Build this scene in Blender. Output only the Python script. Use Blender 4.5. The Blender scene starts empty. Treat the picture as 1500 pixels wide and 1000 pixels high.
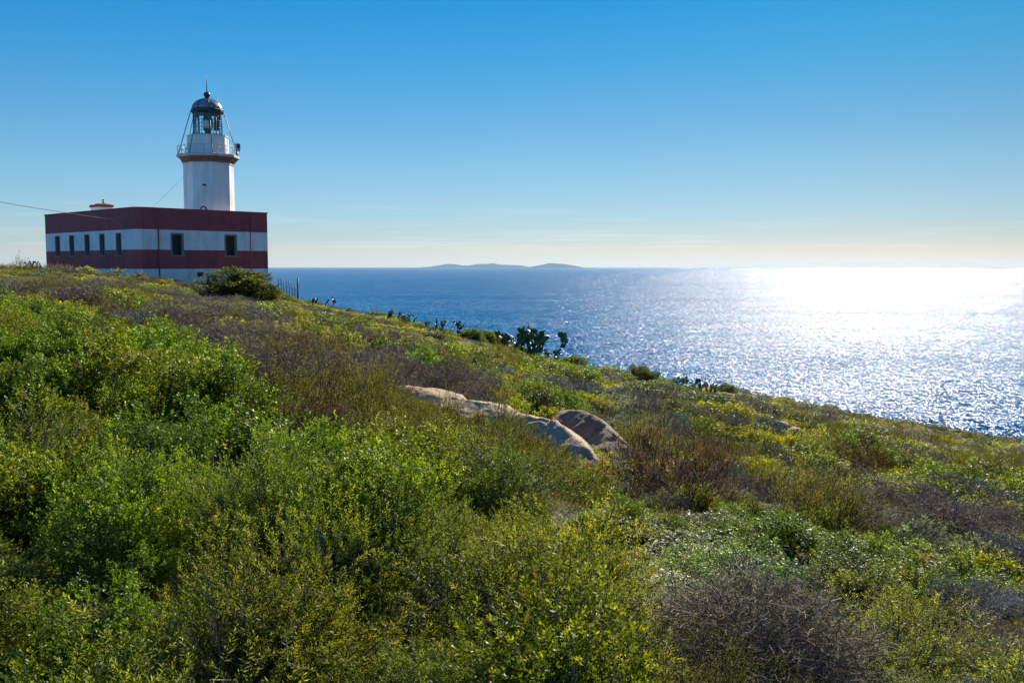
import bpy, math, random
import numpy as np
from mathutils import Vector, Matrix, Euler, noise

# ------------------------------------------------------------------ camera, sky, sun
EYE = 70.0                       # eye height above the sea, metres
sc = bpy.context.scene
COL = sc.collection
PITCH = math.radians(4.5)
LENS = 34.0
F = 1500 * LENS / 36
cam_d = bpy.data.cameras.new("camera"); cam_d.lens = LENS; cam_d.sensor_width = 36
cam_d.clip_start = 0.1; cam_d.clip_end = 200000
cam = bpy.data.objects.new("camera", cam_d); COL.objects.link(cam)
cam.location = (0, 0, EYE); cam.rotation_euler = (math.pi / 2 - PITCH, 0, 0)
sc.camera = cam

SUN_EL = math.radians(29)
SUN_AZ = math.radians(24)        # clockwise from +y (the viewing direction)
SUN_STRENGTH = 5.0
SKY_STRENGTH = 0.10
EXPOSURE = 0.75

sd = bpy.data.lights.new("sun", 'SUN'); sd.energy = SUN_STRENGTH; sd.angle = math.radians(0.5); sd.color = (1.0, 0.92, 0.79)
sun = bpy.data.objects.new("sun", sd); COL.objects.link(sun)
to_sun = Vector((math.sin(SUN_AZ) * math.cos(SUN_EL), math.cos(SUN_AZ) * math.cos(SUN_EL), math.sin(SUN_EL)))
sun.rotation_euler = to_sun.to_track_quat('Z', 'Y').to_euler()
sun.location = (0, 0, EYE + 60)

world = bpy.data.worlds.new("World"); sc.world = world; world.use_nodes = True
def build_world():
    nt = world.node_tree; nt.nodes.clear(); N = nt.nodes.new; L = nt.links.new
    out = N('ShaderNodeOutputWorld'); bg = N('ShaderNodeBackground'); bg.inputs['Strength'].default_value = SKY_STRENGTH
    sky = N('ShaderNodeTexSky'); sky.sky_type = 'NISHITA'; sky.sun_disc = False
    sky.sun_elevation = SUN_EL; sky.sun_rotation = SUN_AZ
    sky.altitude = 70; sky.air_density = 1.0; sky.dust_density = 0.15; sky.ozone_density = 2.5
    tc = N('ShaderNodeTexCoord'); sep = N('ShaderNodeSeparateXYZ'); L(tc.outputs['Generated'], sep.inputs[0])
    # the air's own tint by height above the horizon: warm pale band low down, deep polarised blue higher up
    rmp = N('ShaderNodeValToRGB'); L(sep.outputs['Z'], rmp.inputs[0])
    e = rmp.color_ramp.elements
    K = 0.675
    e[0].position = 0.0; e[0].color = (0.70*K, 0.76*K, 0.92*K, 1)
    e[1].position = 0.75; e[1].color = (0.24, 0.52, 0.90, 1)
    for p, c in ((0.017, (0.63, 0.69, 0.89)), (0.027, (0.545, 0.665, 0.88)), (0.041, (0.498, 0.668, 0.90)), (0.063, (0.459, 0.667, 0.881)), (0.097, (0.404, 0.669, 0.866)),
                 (0.132, (0.330, 0.644, 0.857)), (0.200, (0.155, 0.640, 0.900)), (0.265, (0.050, 0.622, 0.945))):
        k = e.new(p); k.color = (*[q*K for q in c], 1)
    k = e.new(.45); k.color = (.10, .40, .72, 1)
    # the sky darkens less towards the sun than the plain model has it
    mr = N('ShaderNodeMapRange'); L(sep.outputs['X'], mr.inputs[0]); mr.inputs[1].default_value = -.45; mr.inputs[2].default_value = .45
    rx = N('ShaderNodeValToRGB'); L(mr.outputs[0], rx.inputs[0]); rx.color_ramp.elements[0].color = (1, 1, 1, 1); rx.color_ramp.elements[1].color = (.74, .68, .66, 1)
    mx2 = N('ShaderNodeMix'); mx2.data_type = 'RGBA'; mx2.blend_type = 'MULTIPLY'; mx2.inputs[0].default_value = 1
    L(rmp.outputs[0], mx2.inputs[6]); L(rx.outputs[0], mx2.inputs[7])
    # sky behind the viewer brightened, an added fill for the shaded house front
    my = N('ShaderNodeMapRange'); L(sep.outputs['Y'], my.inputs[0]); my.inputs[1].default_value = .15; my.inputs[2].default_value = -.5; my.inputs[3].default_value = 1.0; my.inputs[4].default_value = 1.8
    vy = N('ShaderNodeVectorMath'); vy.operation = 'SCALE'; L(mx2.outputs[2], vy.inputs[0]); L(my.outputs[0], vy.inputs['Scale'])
    mul = N('ShaderNodeMix'); mul.data_type = 'RGBA'; mul.blend_type = 'MULTIPLY'; mul.inputs[0].default_value = 1
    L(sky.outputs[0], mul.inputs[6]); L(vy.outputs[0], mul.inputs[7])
    # faint streaks of thin cloud low over the sea
    mp = N('ShaderNodeMapping'); mp.inputs['Scale'].default_value = (2.2, 2.2, 75); L(tc.outputs['Generated'], mp.inputs[0])
    nz = N('ShaderNodeTexNoise'); nz.inputs['Scale'].default_value = 3.0; nz.inputs['Detail'].default_value = 6; nz.inputs['Roughness'].default_value = .6
    L(mp.outputs[0], nz.inputs['Vector'])
    cr = N('ShaderNodeValToRGB'); cr.color_ramp.elements[0].position = .52; cr.color_ramp.elements[1].position = .75; L(nz.outputs[0], cr.inputs[0])
    band = N('ShaderNodeValToRGB'); b = band.color_ramp.elements; L(sep.outputs['Z'], band.inputs[0])
    b[0].position = 0.008; b[0].color = (0, 0, 0, 1); b[1].position = 0.075; b[1].color = (0, 0, 0, 1)
    k = b.new(0.022); k.color = (.18, .18, .18, 1)
    k = b.new(0.036); k.color = (.10, .10, .10, 1)
    mm = N('ShaderNodeMath'); mm.operation = 'MULTIPLY'; L(cr.outputs[0], mm.inputs[0]); L(band.outputs[0], mm.inputs[1])
    mix = N('ShaderNodeMix'); mix.data_type = 'RGBA'; L(mm.outputs[0], mix.inputs[0]); L(mul.outputs[2], mix.inputs[6])
    mix.inputs[7].default_value = (9.5, 9.0, 8.6, 1)
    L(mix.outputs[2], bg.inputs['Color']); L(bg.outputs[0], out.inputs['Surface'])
build_world()

sc.view_settings.view_transform = 'Standard'; sc.view_settings.look = 'None'
sc.view_settings.gamma = 1; sc.view_settings.use_curve_mapping = False; sc.view_settings.exposure = EXPOSURE
cy = sc.cycles
cy.use_denoising = True
cy.max_bounces = 8; cy.diffuse_bounces = 2; cy.glossy_bounces = 3; cy.transmission_bounces = 4; cy.transparent_max_bounces = 8; cy.volume_bounces = 0
cy.sample_clamp_indirect = 4; cy.sample_clamp_direct = 0

rnd = random.Random(7)
rng = np.random.default_rng(11)

# ------------------------------------------------------------------ helpers
def ray(px, py):
    """direction of a photo pixel: x per metre of depth, drop per metre of depth"""
    X = (px - 750) / F; Y = -(py - 500) / F
    fy = math.cos(PITCH) + Y * math.sin(PITCH); fz = -math.sin(PITCH) + Y * math.cos(PITCH)
    return X / fy, -fz / fy

def project(x, y, z):
    dz = z - EYE
    f = y * math.cos(PITCH) - dz * math.sin(PITCH); up = y * math.sin(PITCH) + dz * math.cos(PITCH)
    if f < .05: return None
    return 750 + F * x / f, 500 - F * up / f

def tag(o, label=None, cat=None, group=None, kind=None):
    if label: o['label'] = label
    if cat: o['category'] = cat
    if group: o['group'] = group
    if kind: o['kind'] = kind
    return o

def empty(name, loc, rotz=0.0):
    o = bpy.data.objects.new(name, None); COL.objects.link(o)
    o.location = loc; o.rotation_euler = (0, 0, rotz); o.empty_display_size = .3
    return o

class MB:
    """collects shapes into one mesh"""
    def __init__(s): s.v = []; s.f = []; s.m = []; s.sm = []
    def add(s, vs, fs, mat=0, smooth=False):
        b = len(s.v); s.v += [tuple(v) for v in vs]
        for f in fs: s.f.append(tuple(b + i for i in f)); s.m.append(mat); s.sm.append(smooth)
    def box(s, x0, x1, y0, y1, z0, z1, mat=0):
        s.add([(x0,y0,z0),(x1,y0,z0),(x1,y1,z0),(x0,y1,z0),(x0,y0,z1),(x1,y0,z1),(x1,y1,z1),(x0,y1,z1)],
              [(0,3,2,1),(4,5,6,7),(0,1,5,4),(1,2,6,5),(2,3,7,6),(3,0,4,7)], mat)
    def tube(s, pts, r, n=6, mat=0, r1=None, smooth=True):
        pts = [Vector(p) for p in pts]; m = len(pts); vs = []; fs = []
        for i, p in enumerate(pts):
            d = (pts[min(i+1, m-1)] - pts[max(i-1, 0)]).normalized()
            a = d.cross(Vector((0,0,1)) if abs(d.z) < .9 else Vector((1,0,0))).normalized(); b = d.cross(a)
            rr = r if r1 is None else r + (r1 - r) * i / (m - 1)
            vs += [p + (a*math.cos(2*math.pi*k/n) + b*math.sin(2*math.pi*k/n)) * rr for k in range(n)]
        for i in range(m-1):
            for k in range(n):
                fs.append((i*n+k, i*n+(k+1)%n, (i+1)*n+(k+1)%n, (i+1)*n+k))
        fs.append(tuple(range(n))[::-1]); fs.append(tuple((m-1)*n+k for k in range(n)))
        s.add(vs, fs, mat, smooth)
    def lathe(s, prof, n=8, c=(0,0), rot=0.0, mat=0, smooth=False, cap=True):
        vs = []; fs = []
        for r, z in prof:
            vs += [(c[0]+r*math.cos(rot+2*math.pi*k/n), c[1]+r*math.sin(rot+2*math.pi*k/n), z) for k in range(n)]
        for i in range(len(prof)-1):
            for k in range(n):
                fs.append((i*n+k, i*n+(k+1)%n, (i+1)*n+(k+1)%n, (i+1)*n+k))
        if cap:
            fs.append(tuple(range(n))[::-1]); fs.append(tuple((len(prof)-1)*n+k for k in range(n)))
        s.add(vs, fs, mat, smooth)
    def mesh(s, name, mats):
        me = bpy.data.meshes.new(name); me.from_pydata(s.v, [], s.f)
        for m in mats: me.materials.append(m)
        me.polygons.foreach_set('material_index', s.m); me.polygons.foreach_set('use_smooth', s.sm); me.update()
        return me
    def build(s, name, mats, parent=None):
        if not isinstance(mats, (list, tuple)): mats = [mats]
        o = bpy.data.objects.new(name, s.mesh(name, mats)); COL.objects.link(o)
        if parent: o.parent = parent
        return o

# ------------------------------------------------------------------ materials
def newmat(name):
    m = bpy.data.materials.new(name); m.use_nodes = True; m.node_tree.nodes.clear()
    nt = m.node_tree
    return m, nt, nt.nodes.new, nt.links.new

def paint(name, base, rough=.6, dirt=None, dirt_amt=.4, scale=1.2, streak=True, bump=.15, metallic=0.0):
    """painted or plastered surface with weather stains running down it"""
    m, nt, N, L = newmat(name)
    out = N('ShaderNodeOutputMaterial'); p = N('ShaderNodeBsdfPrincipled'); L(p.outputs[0], out.inputs[0])
    tc = N('ShaderNodeTexCoord'); mp = N('ShaderNodeMapping'); L(tc.outputs['Object'], mp.inputs[0])
    mp.inputs['Scale'].default_value = (scale*2.2, scale*2.2, scale*(.35 if streak else 2.2))
    n1 = N('ShaderNodeTexNoise'); n1.inputs['Scale'].default_value = 1.0; n1.inputs['Detail'].default_value = 8; n1.inputs['Roughness'].default_value = .65
    L(mp.outputs[0], n1.inputs['Vector'])
    n2 = N('ShaderNodeTexNoise'); n2.inputs['Scale'].default_value = scale*.8; n2.inputs['Detail'].default_value = 5; L(tc.outputs['Object'], n2.inputs['Vector'])
    mx = N('ShaderNodeMath'); mx.operation = 'MULTIPLY'; L(n1.outputs[0], mx.inputs[0]); L(n2.outputs[0], mx.inputs[1])
    r = N('ShaderNodeValToRGB'); r.color_ramp.elements[0].position = .20; r.color_ramp.elements[1].position = .42; L(mx.outputs[0], r.inputs[0])
    d = dirt or tuple(c*.55 for c in base)
    r.color_ramp.elements[0].color = (*base, 1); r.color_ramp.elements[1].color = (*[base[i]*(1-dirt_amt)+d[i]*dirt_amt for i in range(3)], 1)
    L(r.outputs[0], p.inputs['Base Color']); p.inputs['Roughness'].default_value = rough; p.inputs['Metallic'].default_value = metallic
    n3 = N('ShaderNodeTexNoise'); n3.inputs['Scale'].default_value = 14; n3.inputs['Detail'].default_value = 6; L(tc.outputs['Object'], n3.inputs['Vector'])
    b = N('ShaderNodeBump'); b.inputs['Strength'].default_value = bump; b.inputs['Distance'].default_value = .03; L(n3.outputs[0], b.inputs['Height']); L(b.outputs[0], p.inputs['Normal'])
    return m

def leafmat(name, dark, mid, light, gloss=.4, trans=.4, spec=.5, yellow=(1.32, 1.12, .40)):
    m, nt, N, L = newmat(name)
    out = N('ShaderNodeOutputMaterial'); p = N('ShaderNodeBsdfPrincipled')
    at = N('ShaderNodeAttribute'); at.attribute_name = 'tone'
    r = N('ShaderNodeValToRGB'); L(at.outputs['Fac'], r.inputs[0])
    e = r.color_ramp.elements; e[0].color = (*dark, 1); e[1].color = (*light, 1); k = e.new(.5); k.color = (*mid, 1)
    oi = N('ShaderNodeObjectInfo')
    mr = N('ShaderNodeMapRange'); L(oi.outputs['Random'], mr.inputs[0]); mr.inputs[3].default_value = .475; mr.inputs[4].default_value = .525
    mv = N('ShaderNodeMapRange'); 
    fr = N('ShaderNodeMath'); fr.operation = 'MULTIPLY'; fr.inputs[1].default_value = 7.31; L(oi.outputs['Random'], fr.inputs[0])
    f2 = N('ShaderNodeMath'); f2.operation = 'FRACT'; L(fr.outputs[0], f2.inputs[0]); L(f2.outputs[0], mv.inputs[0]); mv.inputs[3].default_value = .62; mv.inputs[4].default_value = 1.22
    hs = N('ShaderNodeHueSaturation'); L(r.outputs[0], hs.inputs['Color']); L(mr.outputs[0], hs.inputs['Hue']); L(mv.outputs[0], hs.inputs['Value'])
    L(hs.outputs[0], p.inputs['Base Color']); p.inputs['Roughness'].default_value = gloss; p.inputs['Specular IOR Level'].default_value = spec
    if trans > 0:
        t = N('ShaderNodeBsdfTranslucent'); mul = N('ShaderNodeMix'); mul.data_type = 'RGBA'; mul.blend_type = 'MULTIPLY'; mul.inputs[0].default_value = 1
        L(hs.outputs[0], mul.inputs[6]); mul.inputs[7].default_value = (*[c*1.85 for c in yellow], 1); L(mul.outputs[2], t.inputs['Color'])
        ms = N('ShaderNodeMixShader'); ms.inputs[0].default_value = trans; L(p.outputs[0], ms.inputs[1]); L(t.outputs[0], ms.inputs[2]); L(ms.outputs[0], out.inputs[0])
    else:
        L(p.outputs[0], out.inputs[0])
    return m

def rockmat(name, a, b, c, scale=1.0):
    m, nt, N, L = newmat(name)
    out = N('ShaderNodeOutputMaterial'); p = N('ShaderNodeBsdfPrincipled'); L(p.outputs[0], out.inputs[0]); p.inputs['Roughness'].default_value = .85
    tc = N('ShaderNodeTexCoord')
    n = N('ShaderNodeTexNoise'); n.inputs['Scale'].default_value = 1.6*scale; n.inputs['Detail'].default_value = 10; n.inputs['Roughness'].default_value = .7; L(tc.outputs['Object'], n.inputs['Vector'])
    r = N('ShaderNodeValToRGB'); e = r.color_ramp.elements; e[0].position = .3; e[1].position = .72; e[0].color = (*a, 1); e[1].color = (*c, 1); k = e.new(.5); k.color = (*b, 1); L(n.outputs[0], r.inputs[0])
    v = N('ShaderNodeTexVoronoi'); v.inputs['Scale'].default_value = 9*scale; L(tc.outputs['Object'], v.inputs['Vector'])
    n4 = N('ShaderNodeTexNoise'); n4.inputs['Scale'].default_value = 30*scale; n4.inputs['Detail'].default_value = 5; L(tc.outputs['Object'], n4.inputs['Vector'])
    r2 = N('ShaderNodeValToRGB'); r2.color_ramp.elements[0].position = .56; r2.color_ramp.elements[1].position = .66; L(n4.outputs[0], r2.inputs[0])
    mx = N('ShaderNodeMix'); mx.data_type = 'RGBA'; L(r2.outputs[0], mx.inputs[0]); L(r.outputs[0], mx.inputs[6]); mx.inputs[7].default_value = (.10, .09, .07, 1)
    L(mx.outputs[2], p.inputs['Base Color'])
    bp = N('ShaderNodeBump'); bp.inputs['Strength'].default_value = .6; bp.inputs['Distance'].default_value = .06
    ad = N('ShaderNodeMath'); ad.operation = 'ADD'; L(n.outputs[0], ad.inputs[0]); L(n4.outputs[0], ad.inputs[1]); L(ad.outputs[0], bp.inputs['Height']); L(bp.outputs[0], p.inputs['Normal'])
    return m

# ------------------------------------------------------------------ sea
SEA_R = 30000.0
WAVES = ((.03, .14, 1.), (.13, .5, 2.), (.40, 1.0, 2.7), (1.6, .3, 2.))
def sea_material():
    m, nt, N, L = newmat('sea_water')
    out = N('ShaderNodeOutputMaterial'); p = N('ShaderNodeBsdfPrincipled'); L(p.outputs[0], out.inputs[0])
    p.inputs['Base Color'].default_value = (.0, .185, .38, 1); p.inputs['IOR'].default_value = 1.071
    p.inputs['Roughness'].default_value = .16
    g = N('ShaderNodeNewGeometry')
    # facet slopes of the wind waves: chop, wavelets and ripples, each a random slope over the surface
    total = None
    for sc_, amp, stretch in WAVES:
        mp = N('ShaderNodeMapping'); mp.inputs['Rotation'].default_value = (0, 0, math.radians(12)); mp.inputs['Scale'].default_value = (sc_*stretch, sc_, 1)
        L(g.outputs['Position'], mp.inputs[0])
        n = N('ShaderNodeTexNoise'); n.inputs['Scale'].default_value = 1; n.inputs['Detail'].default_value = 1.5; n.inputs['Roughness'].default_value = .5; L(mp.outputs[0], n.inputs['Vector'])
        s = N('ShaderNodeVectorMath'); s.operation = 'SUBTRACT'; L(n.outputs['Color'], s.inputs[0]); s.inputs[1].default_value = (.5, .5, .5)
        k = N('ShaderNodeVectorMath'); k.operation = 'MULTIPLY'; L(s.outputs[0], k.inputs[0]); k.inputs[1].default_value = (amp*2.7, amp*2.2, 0)
        if total is None: total = k
        else:
            a = N('ShaderNodeVectorMath'); a.operation = 'ADD'; L(total.outputs[0], a.inputs[0]); L(k.outputs[0], a.inputs[1]); total = a
    # patches of stronger and weaker wind
    mp = N('ShaderNodeMapping'); mp.inputs['Scale'].default_value = (.0012, .004, 1); L(g.outputs['Position'], mp.inputs[0])
    n = N('ShaderNodeTexNoise'); n.inputs['Scale'].default_value = 1; n.inputs['Detail'].default_value = 5; L(mp.outputs[0], n.inputs['Vector'])
    mr = N('ShaderNodeMapRange'); L(n.outputs[0], mr.inputs[0]); mr.inputs[1].default_value = .3; mr.inputs[2].default_value = .7; mr.inputs[3].default_value = .8; mr.inputs[4].default_value = 1.2
    sc2 = N('ShaderNodeVectorMath'); sc2.operation = 'SCALE'; L(total.outputs[0], sc2.inputs[0]); L(mr.outputs[0], sc2.inputs['Scale'])
    up = N('ShaderNodeVectorMath'); up.operation = 'ADD'; L(sc2.outputs[0], up.inputs[0]); up.inputs[1].default_value = (0, -.29, 1)   # the wave faces lean with the onshore swell
    no = N('ShaderNodeVectorMath'); no.operation = 'NORMALIZE'; L(up.outputs[0], no.inputs[0]); L(no.outputs[0], p.inputs['Normal'])
    return m
b = MB(); n = 128; rings = [0, 200, 1000, 4000, 12000, SEA_R]
vs = [(0, 0, 0)]; fs = []
for r in rings[1:]: vs += [(r*math.cos(2*math.pi*k/n), r*math.sin(2*math.pi*k/n), 0) for k in range(n)]
for k in range(n): fs.append((0, 1+k, 1+(k+1) % n))
for i in range(len(rings)-2):
    for k in range(n): fs.append((1+i*n+k, 1+(i+1)*n+k, 1+(i+1)*n+(k+1) % n, 1+i*n+(k+1) % n))
b.add(vs, fs)
tag(b.build('sea', sea_material()), 'glittering blue sea reaching to the horizon', kind='structure')

# ------------------------------------------------------------------ the hillside
# horizon line of the hill's scrub in the photo: column, row, metres away
SIL = [(-700, 372, 60), (-200, 376, 60), (0, 380, 60), (66, 382, 60), (150, 388, 60), (240, 401, 62), (300, 412, 68), (395, 414, 74), (440, 432, 74), (480, 442, 72), (560, 455, 71), (650, 476, 68),
       (720, 491, 65), (780, 512, 62), (850, 526, 62), (920, 540, 62), (1000, 556, 62), (1100, 569, 65), (1200, 589, 70), (1300, 609, 75), (1400, 624, 78), (1500, 638, 80), (1700, 662, 84), (2100, 700, 88)]
HB = .55
_u = np.array([ray(px, py)[0] for px, py, d in SIL]); _t = np.array([ray(px, py)[1] + HB/d for px, py, d in SIL]); _d = np.array([d for *_, d in SIL], float)
def ground(x, y):
    """height of the soil, metres above the sea"""
    yy = max(y, 1.2); u = max(-1.4, min(1.4, x / yy))
    tS = float(np.interp(u, _u, _t)); dS = float(np.interp(u, _u, _d))
    A = 2.3 + .45 * max(0, min(1, -u / .5)) - .25 * max(0, min(1, u / .5))
    d = yy
    if d <= dS: z = -(tS + A * (1/d - 1/dS)) * d
    else:
        e = d - dS; z0 = -tS * dS; s0 = -(tS - A/dS)
        w = max(0, min(1, (-u - .235) / .05)); w = w*w*(3-2*w)       # the house stands on a level shelf
        zc = z0 + s0 * e - .022 * e * e if e < 18 else z0 + s0*18 - .022*324 + (s0 - .79) * (e - 18)
        target = -1.62
        zp = z0 + (target - z0) * min(1, e / 13.0)
        if e > 46: zp -= .02 * (e-46)**2 if e < 64 else .02*324 + .72*(e-64)
        z = zc * (1-w) + zp * w
    amp = min(1, d/12) * (.30 if d < dS else .15)
    z += amp * (noise.noise((x*.16, y*.16, 3.1)) + .5*noise.noise((x*.45, y*.45, 9.7)))
    # hollows and humps between the bushes nearby
    z += (.34 * noise.noise((x*.52, y*.52, 5.5)) + .10 * noise.noise((x*1.3, y*1.3, 8.5))) * min(1, max(0, (30-d)/20))
    return EYE + z

def ground_hit(px, py, lift=0.0):
    u, t = ray(px, py); d = 3.0
    while d < 130:
        if EYE - t*d <= ground(u*d, d) + lift: return u*d, d
        d *= 1.006
    return ground_hit(px, py + 2) if py < 760 else None

def soil_material():
    m, nt, N, L = newmat('dry_soil')
    out = N('ShaderNodeOutputMaterial'); p = N('ShaderNodeBsdfPrincipled'); L(p.outputs[0], out.inputs[0]); p.inputs['Roughness'].default_value = .95
    g = N('ShaderNodeNewGeometry')
    n = N('ShaderNodeTexNoise'); n.inputs['Scale'].default_value = .9; n.inputs['Detail'].default_value = 10; n.inputs['Roughness'].default_value = .7; L(g.outputs['Position'], n.inputs['Vector'])
    r = N('ShaderNodeValToRGB'); e = r.color_ramp.elements; e[0].position = .3; e[1].position = .7; e[0].color = (.022, .018, .010, 1); e[1].color = (.085, .062, .036, 1); k = e.new(.5); k.color = (.045, .036, .018, 1); L(n.outputs[0], r.inputs[0])
    L(r.outputs[0], p.inputs['Base Color'])
    bp = N('ShaderNodeBump'); bp.inputs['Strength'].default_value = .8; bp.inputs['Distance'].default_value = .1; n2 = N('ShaderNodeTexNoise'); n2.inputs['Scale'].default_value = 9; n2.inputs['Detail'].default_value = 8; L(g.outputs['Position'], n2.inputs['Vector']); L(n2.outputs[0], bp.inputs['Height']); L(bp.outputs[0], p.inputs['Normal'])
    return m
def build_ground():
    us = np.concatenate([np.linspace(-1.4, -.75, 14), np.linspace(-.7, .7, 150), np.linspace(.75, 1.4, 14)])
    ds = np.concatenate([[1.2], np.geomspace(1.6, 60, 120), np.linspace(61, 130, 70), np.linspace(134, 330, 26)])
    vs = []; fs = []
    for d in ds:
        for u in us:
            z = ground(u*d, d); vs.append((u*d, d, max(z, -6)))
    m = len(us)
    for i in range(len(ds)-1):
        for k in range(m-1): fs.append((i*m+k, i*m+k+1, (i+1)*m+k+1, (i+1)*m+k))
    # the same ground carried back under and behind the viewer
    b0 = len(vs); 
    for y in (1.2, -1.5, -14):
        for u in us:
            x = u*1.2 if y > 0 else u*(1.2 - y*2.0); z0 = ground(u*1.2, 1.2)
            vs.append((x, y, z0))
    for i in range(2):
        for k in range(m-1): fs.append((b0+i*m+k+1, b0+i*m+k, b0+(i+1)*m+k, b0+(i+1)*m+k+1))
    b = MB(); b.add(vs, fs, 0, True)
    tag(b.build('hillside', soil_material()), 'scrub covered hillside sloping down to the sea', kind='structure')
build_ground()

# ------------------------------------------------------------------ islands on the horizon
def island_material():
    m, nt, N, L = newmat('island_rock')
    out = N('ShaderNodeOutputMaterial'); p = N('ShaderNodeBsdfPrincipled'); L(p.outputs[0], out.inputs[0]); p.inputs['Roughness'].default_value = 1; p.inputs['Specular IOR Level'].default_value = 0
    g = N('ShaderNodeNewGeometry'); n = N('ShaderNodeTexNoise'); n.inputs['Scale'].default_value = .008; n.inputs['Detail'].default_value = 8; L(g.outputs['Position'], n.inputs['Vector'])
    r = N('ShaderNodeValToRGB'); r.color_ramp.elements[0].color = (.012, .022, .026, 1); r.color_ramp.elements[1].color = (.045, .055, .055, 1); r.color_ramp.elements[0].position = .35; r.color_ramp.elements[1].position = .65
    L(n.outputs[0], r.inputs[0]); L(r.outputs[0], p.inputs['Base Color'])
    return m
IM = island_material()
def island(name, prof, depth, dist, label):
    """prof: (column, rows above the waterline) along the crest"""
    b = MB(); vs = []; fs = []
    xs = np.linspace(prof[0][0], prof[-1][0], 90); hs = np.interp(xs, [p[0] for p in prof], [p[1] for p in prof])
    ks = np.linspace(-1, 1, 21); m = len(ks)
    x_mid = (xs[0]+xs[-1])/2; c = Vector(((x_mid-750)/F*dist, dist, 0))
    for px, h in zip(xs, hs):
        hh = max(h, 0) / F * dist
        for k in ks:
            x = (px-x_mid)/F*dist; y = k*depth*(.35 + .65*min(1, h/4))
            z = hh*(1-abs(k)**1.6) * (1 + .25*noise.noise((x*.0024, y*.0024, 1.7)) * abs(k)) - (4 if abs(k) > .99 else 0)
            vs.append((x, y, z))
    for i in range(len(xs)-1):
        for k in range(m-1): fs.append((i*m+k, (i+1)*m+k, (i+1)*m+k+1, i*m+k+1))
    b.add(vs, fs, 0, True)
    o = b.build(name, IM); o.location = c
    tag(o, label, 'island', 'islands on the horizon')
island('island', [(617, .4), (630, 1.5), (645, 3.5), (657, 5.6), (668, 5.0), (677, 3.3), (688, 3.2), (697, 5.0), (706, 5.4), (715, 5.6), (722, 6.6), (731, 4.6), (745, 4.0), (762, 3.4), (771, 1.8), (777, .5)], 1100, 28000,
       'long low hazy island on the horizon, the wider one with several humps')
island('island', [(771, .5), (783, 2.4), (795, 4.6), (804, 6.8), (815, 6.3), (828, 5.4), (839, 3.4), (848, 2.0), (852, 1.2), (853, .3)], 1000, 27000,
       'hazy island with one rounded hump on the horizon, right of the longer island')

# ------------------------------------------------------------------ the lighthouse
M_red = paint('red_wall_paint', (.36, .055, .058), .7, (.13, .028, .03), .7, .9)
M_white = paint('white_wall_paint', (.76, .75, .72), .7, (.40, .34, .26), .5, .9)
M_tower = paint('white_tower_paint', (.80, .79, .76), .65, (.45, .37, .27), .6, .8)
M_roof = paint('roof_felt', (.30, .26, .22), .9, None, .5, .6, False)
M_brown = paint('corbel_stone', (.24, .13, .06), .8, (.10, .06, .04), .6, 1.5)
M_frame = paint('window_stone', (.22, .20, .18), .8, None, .4, 2)
M_dark = paint('dark_iron', (.03, .035, .045), .45, (.08, .04, .02), .4, 3, metallic=.4)
M_dome = paint('dome_copper', (.22, .25, .28), .36, (.20, .13, .08), .5, 2, metallic=.45, bump=.08)
M_teal = paint('painted_iron', (.10, .17, .20), .5, (.05, .05, .05), .4, 3)
M_tile = paint('red_roof_tile', (.26, .06, .04), .85, None, .5, 3, False)
M_rail = paint('pale_rail', (.52, .52, .50), .6, None, .4, 3)
M_lens = paint('lens_brass', (.05, .05, .06), .3, None, .3, 2, metallic=.3)
M_lensw = paint('lens_white', (.70, .72, .72), .2, None, .2, 2)
def glassmat():
    m, nt, N, L = newmat('lantern_glass')
    out = N('ShaderNodeOutputMaterial'); t = N('ShaderNodeBsdfTransparent'); t.inputs[0].default_value = (.90, .97, .97, 1); g = N('ShaderNodeBsdfGlossy'); g.inputs['Roughness'].default_value = .03
    fr = N('ShaderNodeFresnel'); fr.inputs[0].default_value = 1.45; ms = N('ShaderNodeMixShader'); L(fr.outputs[0], ms.inputs[0]); L(t.outputs[0], ms.inputs[1]); L(g.outputs[0], ms.inputs[2]); L(ms.outputs[0], out.inputs[0])
    return m
M_glass = glassmat()
M_pane = paint('dark_window_pane', (.006, .006, .008), .6, None, .2, 2, bump=0)

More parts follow.
